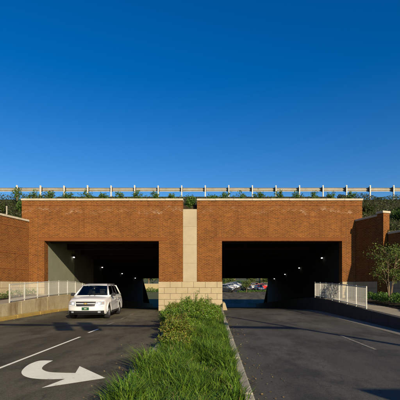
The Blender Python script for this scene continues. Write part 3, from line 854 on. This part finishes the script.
# ------------------------------------------------------------------ railings
def railing(x, y0, y1, zf, h, label, n_post, group='white picket railings beside the sidewalks'):
    root = empty('railing', (x, y0, zf(y0)), label=label, cat='railing', group=group)
    z0 = zf(y0)
    pm = MB().box(-0.024, 0.024, -0.024, 0.024, -0.08, h+0.02).mesh('post', M['white_metal'], bevel=0.006)
    km = MB().box(-0.007, 0.007, -0.007, 0.007, 0.10, h-0.03).mesh('picket', M['white_metal'])
    bay = (y1-y0)/(n_post-1)
    for i in range(n_post):
        y = i*bay
        p = link('post', pm, root, (0, y, zf(y0+y)-z0))
        MB().lathe([(0, 0.012), (0.022, 0.008), (0.028, -0.006)], 'z', 8, (0, 0, h+0.025)).build('post_cap', M['white_metal'], p)
        if i < n_post-1:
            nk = max(3, int(bay/0.115))
            for k in range(1, nk):
                yy = y + bay*k/nk
                link('picket', km, root, (0, yy, zf(y0+yy)-z0))
            a, b = y+0.032, y+bay-0.032
            za, zb = zf(y0+a)-z0, zf(y0+b)-z0
            for nm, zz, t in (('top_rail', h-0.03, 0.04), ('bottom_rail', 0.07, 0.03)):
                MB().hexa([(-0.022, a, za+zz), (0.022, a, za+zz), (0.022, b, zb+zz), (-0.022, b, zb+zz)],
                          [(-0.022, a, za+zz+t), (0.022, a, za+zz+t), (0.022, b, zb+zz+t), (-0.022, b, zb+zz+t)]).build(nm, M['white_metal'], root)
    return root
railing(-9.74, 18.1, 31.0, lambda y: zl(y)+0.04, 0.88, 'long white picket railing on the left stained wall', 10)
railing(6.78, 16.9, 25.5, lambda y: zrw(y)+0.04, 0.98, 'white picket railing on the right sidewalk at the underpass mouth', 8)

# ------------------------------------------------------------------ ground cover and small tree
def mass(name, pts, n, h, m, size, label):
    """leafy mounds over a polyline of (x,y,z,r)"""
    P = []
    for x, y, z, r in pts:
        k = n//len(pts)
        d = rng.normal(size=(k, 3)); d /= np.linalg.norm(d, axis=1)[:, None]
        d[:, 2] = np.abs(d[:, 2])
        rad = rng.uniform(0.45, 1.0, (k, 1))**0.5
        P.append(np.array([x, y, z])+d*rad*np.array([r, r, h*random.uniform(0.8, 1.2)]))
    V, F = leaf_arrays(np.concatenate(P), size, 0.55)
    return tag(link(name, fast_mesh(name, V, F, m)), label, 'ground cover', kind='stuff')
mass('ground_cover', [(8.75+random.uniform(-.1, .9), y, 0.35+0.022*y, 0.42) for y in np.arange(13.5, 21.5, 0.35)], 9000, 0.42, M['hedge'], 0.085, 'bright green ground cover under the small tree on the right')
mass('ground_cover', [(-11.7+random.uniform(-.9, .1), y, 0.62+0.014*(y-16), 0.4) for y in np.arange(16.0, 20.6, 0.35)], 5000, 0.42, M['hedge'], 0.085, 'low dark green planting behind the left railing')
for i, y in enumerate((20.8, 21.6, 22.5, 23.3, 24.2)):
    plant('bed_seedling', (-11.55, y, zl(y)+0.03), f'thin grassy seedling in the left bed, {ords[i]} from the camera', 'plant', 'seedlings behind the left railing', M['planter'], 9, 0.5, 0.3, 26, 0.09, aspect=0.3)

def small_tree(name, loc, h, label, cat, lm, scale=1.0, stems=5, leaves=3200, size=0.085):
    root = empty(name, loc, 0, label, cat)
    tr = MB(); P = []
    for s in range(stems):
        a = 2*math.pi*s/stems + random.uniform(-0.4, 0.4)
        sp = random.uniform(0.25, 0.5)*h*0.42
        pts = []
        for k in range(7):
            t = k/6
            pts.append(Vector((0.03*math.cos(a)+sp*math.cos(a)*t**1.3+random.uniform(-.02, .02)*h*.3, 0.03*math.sin(a)+sp*math.sin(a)*t**1.3+random.uniform(-.02, .02)*h*.3, -0.05+h*0.88*t*random.uniform(.97, 1.03))))
        tr.tube(pts, [h*0.0085*(1-0.8*k/6) for k in range(7)], 6)
        for b in range(7):
            t = random.uniform(0.38, 1.0)*5.99; i = int(t); p = pts[i].lerp(pts[min(i+1, 6)], t-i)
            aa = a+random.uniform(-1.6, 1.6); ln = h*random.uniform(0.10, 0.22)
            q = p+Vector((math.cos(aa)*ln, math.sin(aa)*ln, ln*random.uniform(0.2, 0.9)))
            mid = p.lerp(q, 0.5)+Vector((0, 0, 0.03*h))
            tr.tube([p, mid, q], [h*0.005, h*0.0035, h*0.0015], 4, cap=False)
            for c in (mid, q):
                k = max(4, int(leaves/(stems*14)))
                P.append(np.array(c)+rng.normal(size=(k, 3))*h*np.array([0.05, 0.05, 0.04]))
    tr.build('trunk', M['bark'], root)
    V, F = leaf_arrays(np.concatenate(P), size, 0.5)
    link('crown', fast_mesh('crown', V, F, lm), root)
    return root
small_tree('crape_myrtle', (8.62, 18.6, 0.72), 2.85, 'small multi-stemmed tree before the shaded right wing wall', 'tree', M['myrtle'], leaves=2900, size=0.08)

# ------------------------------------------------------------------ white suv
def make_car(name, paint, detail=True, label='', group=None, hgt=1.0):
    root = empty(name, label=label, cat='car', group=group)
    HW = 0.90
    def arch(cy, r=0.415, zc_=0.35, n=9):
        out = []
        for k in range(n):
            t = math.pi*k/(n-1)
            out.append((cy+r*math.cos(t), max(zc_+r*math.sin(t)*1.0, 0.27)))
        return out
    front = [(-2.14, 0.24), (-2.27, 0.32), (-2.30, 0.46), (-2.30, 0.60), (-2.27, 0.74), (-2.22, 0.86), (-2.12, 0.945)]
    top = [(-1.95, 0.985), (-1.6, 1.035), (-1.25, 1.07), (-1.0, 1.09), (0.0, 1.10), (1.2, 1.12), (2.05, 1.13)]
    rear = [(2.22, 1.05), (2.27, 0.85), (2.31, 0.62), (2.30, 0.42), (2.2, 0.28)]
    bottom = arch(1.38)[0:] + [(0.9, 0.25), (-0.85, 0.25)] + arch(-1.38)
    prof = front+top+rear+bottom
    n = len(prof)
    sl = [-1, -0.99, -0.965, -0.93, -0.88, -0.78, -0.62, -0.45, -0.2, 0.2, 0.45, 0.62, 0.78, 0.88, 0.93, 0.965, 0.99, 1]
    def place(s, y, z):
        a = abs(s)
        w = min(1, max(0, (-1.2-y)/0.9)); rd = max(0.0, (a-0.88)/0.12)**2.4; yy = y + (0.26*a**2.8 + 0.07*rd)*w
        w2 = min(1, max(0, (y-1.6)/0.6)); yy -= 0.14*w2*a**3.5
        zz = z
        if z > 0.8: zz -= (0.045*a*a + 0.085*rd)*min(1, (z-0.8)/0.12)
        x = s*HW
        zz += 0.03*rd*(1 if z < 0.3 else 0)
        x *= 1 - 0.05*w*a - (0.03*max(0, (z-0.75)/0.35))
        return (x, yy, zz)
    V = [place(s, y, z) for s in sl for y, z in prof]
    F = []
    for i in range(len(sl)-1):
        for k in range(n):
            F.append((i*n+k, i*n+(k+1) % n, (i+1)*n+(k+1) % n, (i+1)*n+k))
    F += [tuple(range(n)), tuple((len(sl)-1)*n+k for k in range(n-1, -1, -1))]
    mb = MB(); mb.add(V, F)
    body = mb.build('body', paint, root, smooth=True)
    md = body.modifiers.new('edge', 'EDGE_SPLIT'); md.split_angle = R(38)
    # wheel wells
    MB().box(-0.70, 0.70, -1.78, -0.98, 0.22, 0.74).build('wheel_well', M['black'], root)
    MB().box(-0.70, 0.70, 0.98, 1.78, 0.22, 0.74).build('wheel_well', M['black'], root)
    # greenhouse
    zb_, zt_ = 1.06, 1.60*hgt
    B = [(-0.80, -1.12), (0.80, -1.12), (0.80, 2.12), (-0.80, 2.12)]
    T = [(-0.60, -0.36), (0.60, -0.36), (0.59, 1.82), (-0.59, 1.82)]
    b3 = [Vector((x, y, zb_)) for x, y in B]; t3 = [Vector((x, y, zt_)) for x, y in T]
    mid = [Vector((x*0.72, y*0.62+0.3, zt_+0.075)) for x, y in T]
    gh_ = MB()
    low = [v-Vector((0, 0, 0.05)) for v in t3]
    gh_.add(t3+mid+low, [(0,1,5,4),(1,2,6,5),(2,3,7,6),(3,0,4,7),(4,5,6,7),(0,8,9,1),(1,9,10,2),(2,10,11,3),(3,11,8,0),(11,10,9,8)])
    rf = gh_.build('roof', paint, root, bevel=0.03, segs=3, smooth=True); rf.modifiers.new('e', 'EDGE_SPLIT').split_angle = R(40)
    pil = MB(); bp = MB()
    for i in range(4): pil.tube([b3[i], t3[i]-Vector((0, 0, 0.02))], [0.048, 0.038], 8)
    for a_, b_ in ((1, 2), (0, 3)):
        for u, ut in ((0.395, 0.385), (0.675, 0.695)):
            bp.tube([b3[a_].lerp(b3[b_], u), t3[a_].lerp(t3[b_], ut)-Vector((0, 0, 0.02))], 0.034, 8)
        pil.tube([b3[a_], b3[b_]], 0.05, 8)
    pil.tube([b3[0], b3[1]], 0.05, 8); pil.tube([b3[2], b3[3]], 0.06, 8)
    pil.build('pillars', paint, root, smooth=True)
    bp.build('door_pillars', M['black'], root, smooth=True)
    cab = MB().box(-0.76, 0.76, -1.05, 2.05, 1.02, 1.125).build('interior', M['black'], root)
    if detail:
        for sx_ in (-0.36, 0.36):
            MB().box(sx_-0.24, sx_+0.24, -0.02, 0.16, 1.12, 1.40).box(sx_-0.13, sx_+0.13, 0.03, 0.13, 1.42, 1.54).build('seat', M['seat'], cab, bevel=0.04, segs=2)
        MB().box(-0.6, 0.6, 0.95, 1.12, 1.12, 1.36).build('rear_seat', M['seat'], cab, bevel=0.04, segs=2)
        MB().box(-0.7, 0.7, -0.86, -0.62, 1.12, 1.19).build('dashboard', M['seat'], cab, bevel=0.03)
        ring = [(0.36+0.17*math.cos(t), -0.52-0.05*math.sin(t), 1.20+0.15*math.sin(t)) for t in [2*math.pi*k/16 for k in range(17)]]
        MB().tube(ring, 0.014, 6).build('steering_wheel', M['black'], cab)
        MB().box(-0.1, 0.1, -0.42, -0.39, 1.46, 1.52).build('rear_view_mirror', M['black'], cab)
    def quad_on(a, b, c, d, u0, u1, v0, v1, off, name, m, parent, u0t=None, u1t=None, bulge=0.0):
        nrm = (b-a).cross(d-a).normalized()
        u0t = u0 if u0t is None else u0t; u1t = u1 if u1t is None else u1t
        def P(u, v): return a*(1-u)*(1-v)+b*u*(1-v)+c*u*v+d*(1-u)*v
        nu, nv = 6, 4
        vs, fs = [], []
        for j in range(nv+1):
            v = j/nv
            for i in range(nu+1):
                u = i/nu
                uu = (u0+(u1-u0)*u)*(1-v)+(u0t+(u1t-u0t)*u)*v
                vs.append(P(uu, v0+(v1-v0)*v)+nrm*(off+bulge*math.sin(math.pi*u)))
        for j in range(nv):
            for i in range(nu):
                q = j*(nu+1)+i; fs.append((q, q+1, q+nu+2, q+nu+1))
        # skirt back to the shell
        k = len(vs)
        ring = [i for i in range(nu+1)] + [(j)*(nu+1)+nu for j in range(1, nv+1)] + [nv*(nu+1)+i for i in range(nu-1, -1, -1)] + [j*(nu+1) for j in range(nv-1, 0, -1)]
        vs += [vs[i]-nrm*(off+bulge+0.012) for i in ring]
        for i in range(len(ring)):
            fs.append((ring[i], k+i, k+(i+1) % len(ring), ring[(i+1) % len(ring)]))
        o = MB(); o.add(vs, fs)
        return o.build(name, m, parent, smooth=False)
    ws = quad_on(b3[0], b3[1], t3[1], t3[0], 0.03, 0.97, 0.02, 0.94, 0.006, 'windshield', M['car_glass'], root, bulge=0.02)
    quad_on(b3[2], b3[3], t3[3], t3[2], 0.07, 0.93, 0.2, 0.9, 0.006, 'rear_window', M['car_glass'], root)
    for sgn in (1, -1):
        if sgn > 0: a, b, c, d = b3[1], b3[2], t3[2], t3[1]
        else: a, b, c, d = b3[3], b3[0], t3[0], t3[3]
        rs = [(0.12, 0.385, 0.10, 0.375), (0.41, 0.66, 0.40, 0.68), (0.69, 0.93, 0.71, 0.93)]
        for u0, u1, u0t, u1t in rs:
            if sgn < 0: u0, u1, u0t, u1t = 1-u1, 1-u0, 1-u1t, 1-u0t
            quad_on(a, b, c, d, u0, u1, 0.12, 0.88, 0.005, 'side_window', M['car_glass'], root, u0t, u1t)
    # wheels
    for sx in (1, -1):
        for cy in (-1.38, 1.38):
            wv = MB().lathe([(0.20, -0.10), (0.325, -0.11), (0.35, -0.07), (0.352, 0.0), (0.35, 0.07), (0.325, 0.11), (0.215, 0.10), (0.20, 0.05)], 'x', 22, (sx*0.79, cy, 0.352))
            wh = wv.build('wheel', M['rubber'], root, smooth=True)
            if detail:
                wv = MB()
                xf = sx*(0.79+0.09)
                wv.lathe([(0.0, xf-sx*0.79-sx*0.03), (0.04, xf-sx*0.79-sx*0.03), (0.05, xf-sx*0.79-sx*0.06)], 'x', 12, (sx*0.79, cy, 0.352))
                for k in range(5):
                    t = 2*math.pi*k/5+0.3
                    p0 = Vector((xf-sx*0.045, cy+0.03*math.cos(t), 0.352+0.03*math.sin(t))); p1 = Vector((xf-sx*0.03, cy+0.2*math.cos(t), 0.352+0.2*math.sin(t)))
                    wv.tube([p0, p1], [0.035, 0.03], 5)
                wv.lathe([(0.215, sx*0.085), (0.19, sx*0.06), (0.188, -sx*0.05)], 'x', 22, (sx*0.79, cy, 0.352))
                wv.build('rim', M['alloy'], wh)
                MB().lathe([(0.0, 0), (0.19, 0)], 'x', 22, (sx*0.80, cy, 0.352)).build('brake_disc', M['black'], wh)
    # surface patches
    fz = [p[1] for p in front]; fy = [p[0] for p in front]
    def fpos(x, z, off):
        y = float(np.interp(z, fz, fy))
        p = place(max(-0.999, min(0.999, x/HW)), y, z)
        return Vector((p[0], p[1]-off, p[2]))
    def fpatch(name, x0, x1, z0, z1, m, parent, off=0.012, taper=0.0, slant=0.0):
        nu, nv = 14, 4
        vs, fs = [], []
        for lay, o_ in ((0, off), (1, -0.03)):
            for j in range(nv+1):
                for i in range(nu+1):
                    u, v = i/nu, j/nv
                    x = x0+(x1-x0)*u; x += (0.5-u)*taper*(1-v)
                    z = z0+(z1-z0)*v + slant*u
                    vs.append(fpos(x, z, o_))
        k = (nu+1)*(nv+1)
        for j in range(nv):
            for i in range(nu):
                q = j*(nu+1)+i; fs.append((q, q+1, q+nu+2, q+nu+1)); fs.append((k+q, k+q+nu+1, k+q+nu+2, k+q+1))
        ring = list(range(nu+1))+[j*(nu+1)+nu for j in range(1, nv+1)]+[nv*(nu+1)+i for i in range(nu-1, -1, -1)]+[j*(nu+1) for j in range(nv-1, 0, -1)]
        for i in range(len(ring)):
            a, b = ring[i], ring[(i+1) % len(ring)]
            fs.append((a, k+a, k+b, b))
        o = MB(); o.add(vs, fs)
        return o.build(name, m, parent)
    grl = fpatch('grille', -0.47, 0.47, 0.63, 0.84, M['black'], root, taper=0.10)
    for sx in (1, -1):
        if sx > 0: h_ = fpatch('headlight', 0.49, 0.84, 0.655, 0.825, M['lens'], root, slant=0.045)
        else: h_ = fpatch('headlight', -0.84, -0.49, 0.70, 0.87, M['lens'], root, slant=-0.045)
        if detail:
            fpatch('lamp_bowl', *(sorted((sx*0.55, sx*0.67))), 0.70, 0.80, M['bowl'], h_, off=0.018)
            fpatch('indicator', *(sorted((sx*0.765, sx*0.80))), 0.75, 0.80, M['amber'], h_, off=0.018)
    fpatch('lower_intake', -0.83, 0.83, 0.25, 0.425, M['black'], root, off=0.022)
    if detail:
        fpatch('hood_seam', -0.70, 0.70, 0.862, 0.871, M['black'], root, off=0.008)
        fpatch('bumper_seam', -0.80, 0.80, 0.607, 0.613, M['black'], root, off=0.008)
        fpatch('grille_bar', -0.43, 0.43, 0.735, 0.765, M['car_white'], grl, off=0.02)
        em = fpatch('emblem', -0.085, 0.085, 0.735, 0.768, M['gold'], grl, off=0.028)
        fpatch('emblem', -0.035, 0.035, 0.72, 0.783, M['gold'], grl, off=0.027)
        pl = fpatch('number_plate', -0.16, 0.16, 0.455, 0.585, M['plate'], root, off=0.022)
        fpatch('plate_mark', -0.05, 0.06, 0.50, 0.535, M['plate_text'], pl, off=0.026)
        for sx in (1, -1):
            fpatch('fog_lamp', *(sorted((sx*0.56, sx*0.68))), 0.325, 0.395, M['lens'], root, off=0.032)
            for cy in (-1.38, 1.38):
                arc = [(sx*0.885, cy+0.43*math.cos(t), 0.35+0.43*math.sin(t)) for t in [math.pi*k/12 for k in range(13)]]
                MB().tube(arc, [0.018]+[0.028]*11+[0.018], 6).build('wheel_arch', paint, root, smooth=True)
            # mirrors, handles, door seams, sill cladding, roof rails
            mr = MB().box(sx*0.98-0.10, sx*0.98+0.10, -0.86, -0.74, 1.06, 1.21).build('mirror', M['black'], root, bevel=0.04, segs=3)
            MB().box(sx*0.98-0.08, sx*0.98+0.08, -0.738, -0.732, 1.08, 1.19).build('mirror_glass', M['glass'], mr)
            MB().box(min(sx*0.80, sx*0.92), max(sx*0.80, sx*0.92), -0.83, -0.77, 1.05, 1.09).build('mirror_arm', M['black'], mr)
            xs = sx*0.899
            for y in (-0.80, 0.30, 1.02): MB().box(xs-0.006, xs+0.006, y-0.006, y+0.006, 0.36, 0.98).build('door_seam', M['black'], root)
            for y in (0.14, 1.16 - 0.28): MB().box(xs-0.02, xs+0.02, y-0.1, y+0.1, 0.86, 0.89).build('door_handle', paint, root, bevel=0.01)
            MB().box(xs-0.014, xs+0.014, -0.93, 0.93, 0.262, 0.36).build('sill_trim', M['black'], root, bevel=0.01)
            MB().tube([(sx*0.55, -0.15, 1.63*hgt), (sx*0.57, 0.0, 1.675*hgt), (sx*0.57, 1.5, 1.675*hgt), (sx*0.55, 1.65, 1.63*hgt)], 0.018, 6).build('roof_rail', M['black'], root)
            MB().tube([(sx*0.12, -1.17, 1.09), (sx*0.12+0.42, -0.98, 1.20)], 0.009, 4).build('wiper', M['black'], root)
    for sx in (1, -1):
        MB().box(min(sx*0.62, sx*0.80), max(sx*0.62, sx*0.80), 2.12, 2.285, 0.80, 1.02).build('tail_light', M['tail'], root, bevel=0.02)
    return root
suv = make_car('white_suv', M['car_white'], True, 'white sport utility car driving out of the left underpass')
suv.location = (-6.02, 19.6, 0.0)
suv.rotation_euler = (0, 0, R(4))

# ------------------------------------------------------------------ far parked cars
cols = {'silver': (0.45, 0.45, 0.46), 'dark blue': (0.03, 0.05, 0.11), 'white': (0.75, 0.74, 0.70), 'black': (0.02, 0.02, 0.022), 'grey': (0.2, 0.2, 0.21), 'red': (0.55, 0.025, 0.02), 'tan': (0.42, 0.33, 0.2)}
far = [('silver', 3.6, 108.5, 70), ('grey', 4.6, 112.5, 70), ('white', 5.6, 116.5, 70), ('dark blue', 6.4, 120.5, 70), ('silver', 7.2, 125.0, 70), ('black', 9.2, 106.5, 20), ('white', 11.8, 113.0, 0), ('red', 14.2, 111.5, 80), ('tan', 13.6, 122, 75), ('black', 8.4, 129.5, 70), ('red', 10.6, 118.5, 15), ('dark blue', 12.6, 106.0, 10), ('grey', 16.4, 118, 80), ('black', 3.2, 101.5, 70)]
flab = ['silver car nearest the road in the far parking row', 'grey car second in the far parking row', 'white car third in the far parking row', 'dark blue car fourth in the far parking row', 'silver car last in the far parking row',
        'black car facing the right underpass beyond the shade', 'white car left of the red car in the far lot', 'bright red car parked beyond the right underpass', 'tan car behind the red car in the far lot',
        'black car at the top of the far parking row', 'red car behind the small dark tree in the far lot', 'dark blue car in front of the white car in the far lot', 'grey car right of the red car in the far lot', 'black car at the near end of the far parking row']
for (cn, x, y, a), lab in zip(far, flab):
    pm = mat('car_paint_'+cn.replace(' ', '_'), cols[cn], 0.3, spec=0.5)
    c = make_car('parked_car', pm, False, lab, 'cars parked beyond the underpass')
    c.location = (x, y, zr(y)); c.rotation_euler = (0, 0, R(a))

# far trees, bank and building
def far_tree(loc, h, label):
    root = empty('far_tree', loc, 0, label, 'tree', 'trees beyond the underpass')
    tr = MB().tube([(0, 0, -0.2), (0.1, 0, h*0.35), (0, 0.1, h*0.7)], [h*0.03, h*0.022, h*0.008], 6)
    P = []
    for k in range(16):
        c = np.array([random.uniform(-.3, .3)*h, random.uniform(-.3, .3)*h, h*random.uniform(0.32, 0.92)])
        tr.tube([(0.05, 0.05, h*0.3), tuple(c)], [h*0.01, h*0.003], 4, cap=False)
        P.append(c+rng.normal(size=(110, 3))*h*0.085)
    tr.build('trunk', M['bark'], root)
    V, F = leaf_arrays(np.concatenate(P), 0.07*h, 0.6)
    link('crown', fast_mesh('crown', V, F, M['far_leaf']), root)
ft = [(8.6, 101, 3.2, 'small dark tree standing at the edge of the far lot'), (6, 170, 10, 'tree left of the others beyond the far lot'), (15, 165, 11, 'tall tree in the middle beyond the far lot'), (24, 158, 10, 'rightmost tree beyond the far lot'), (10, 185, 13, 'farthest tree behind the parking lot'),
      (5.2, 133, 5.0, 'young tree behind the far parking row'), (12.5, 127, 4.5, 'young tree behind the red car'), (3.2, 140, 6, 'young tree above the left end of the far lot'), (17.6, 128, 6, 'round tree beside the small beige building'),
      (-22, 128, 8, 'leftmost tree beyond the left underpass'), (-17, 132, 9, 'rightmost tree beyond the left underpass')]
for x, y, h, lab in ft: far_tree((x, y, zr(y)-0.1), h, lab)
bl = empty('far_building', (21.5, 142, zr(142)), label='small beige building beside the far parking lot', cat='building')
MB().box(-4, 4, 0, 6, -0.5, 3.6).build('wall', M['beige'], bl)
MB().add([(-4.4, -0.4, 3.6), (4.4, -0.4, 3.6), (4.4, 6.4, 3.6), (-4.4, 6.4, 3.6), (-3, 3, 5.2), (3, 3, 5.2)], [(0,1,5,4),(1,2,5),(2,3,4,5),(3,0,4),(3,2,1,0)]).build('roof', M['course'], bl)
for x in (-2.6, 0, 2.6):
    w_ = MB().box(x-0.6, x+0.6, -0.04, 0.05, 1.0, 2.3).build('window', M['white_metal'], bl); MB().box(x-0.5, x+0.5, -0.05, -0.041, 1.1, 2.2).build('pane', M['glass'], w_)
fw = empty('far_wall', (-18, 108, zr(108)), label='sunlit beige garden wall beyond the left underpass', cat='wall')
for i in range(8): MB().box(-8+i*2, -8+i*2+1.98, 0, 0.3, -0.3, 1.75).build('wall_panel', M['beige'], fw, bevel=0.02)
MB().box(-8.05, 8.05, -0.05, 0.35, 1.751, 1.88).build('coping', M['coping'], fw)
mass('far_hedge', [(-24+i*0.8, 103+random.uniform(-.5, .5), zr(103), 0.8) for i in range(16)], 3200, 1.1, M['hedge'], 0.22, 'green hedge before the beige wall beyond the left underpass')
mass('far_bank', [(x, y, zr(y), 1.1) for x in np.arange(-1, 26, 1.5) for y in (152, 155)], 5000, 1.2, M['hedge'], 0.35, 'green planted strip at the top of the far lot')

mass('island_planting', [(x, 98.5+0.35*x, zr(98.5+0.35*x), 0.5) for x in np.arange(6.6, 18, 0.8)], 2600, 0.5, M['hedge'], 0.2, 'green planted island between the far road and lot')
# ------------------------------------------------------------------ signal mast and added shadow panel standing beside and behind the camera
sm = empty('signal_mast', (10.5, -1.8, 0.0), label='steel traffic signal mast with a long arm standing beside the camera', cat='traffic signal')
MB().lathe([(0.0, 0.35), (0.25, 0.34), (0.28, 0.0)], 'z', 12).build('base', M['kerb'], sm)
MB().tube([(0, 0, 0.3), (0, 0, 8.6)], [0.16, 0.09], 12).build('pole', M['sign_steel'], sm)
MB().tube([(0, 0, 6.4), (-4, 0.2, 6.55), (-13.5, 0.6, 6.7)], [0.17, 0.15, 0.12], 10).build('arm', M['sign_steel'], sm)
MB().tube([(0, 0, 8.5), (-0.5, 0.3, 8.9), (-1.6, 0.8, 9.05)], [0.06, 0.05, 0.04], 8).build('lamp_arm', M['sign_steel'], sm)
MB().box(-2.3, -1.55, 0.75, 1.0, 8.98, 9.12).build('street_lamp_head', M['galv'], sm, bevel=0.03)
for x in (-7.8, -8.8):
    hd = MB().box(x-0.33, x+0.33, 0.28, 0.31, 5.95, 7.15).build('backplate', M['black'], sm)
    MB().box(x-0.17, x+0.17, 0.05, 0.28, 6.02, 7.08).build('signal_housing', M['black'], hd, bevel=0.02)
    for k, cc in enumerate(((0.4, 0.02, 0.02), (0.45, 0.25, 0.02), (0.02, 0.3, 0.1))):
        MB().lathe([(0.0, -0.03), (0.13, 0.0)], 'y', 14, (x, 0.045, 6.9-k*0.34)).build('signal_lens', mat('signal_lens', cc, 0.3), hd)
        MB().lathe([(0.14, 0.0), (0.145, -0.16)], 'y', 14, (x, 0.05, 6.9-k*0.34)).build('visor', M['black'], hd)
rs = empty('road_sign', (6.85, -2.35, 0.2), label='road sign on a post seen from the back beside the camera', cat='sign')  # out of view, added to drop a shadow at the lower right
MB().box(-0.85, 1.3, -0.01, 0.0, 2.0, 3.1).build('panel', M['galv'], rs)
MB().tube([(0.2, 0.04, -0.2), (0.2, 0.04, 3.05)], 0.035, 8).build('post', M['galv_post'], rs)  # post of the added shadow panel
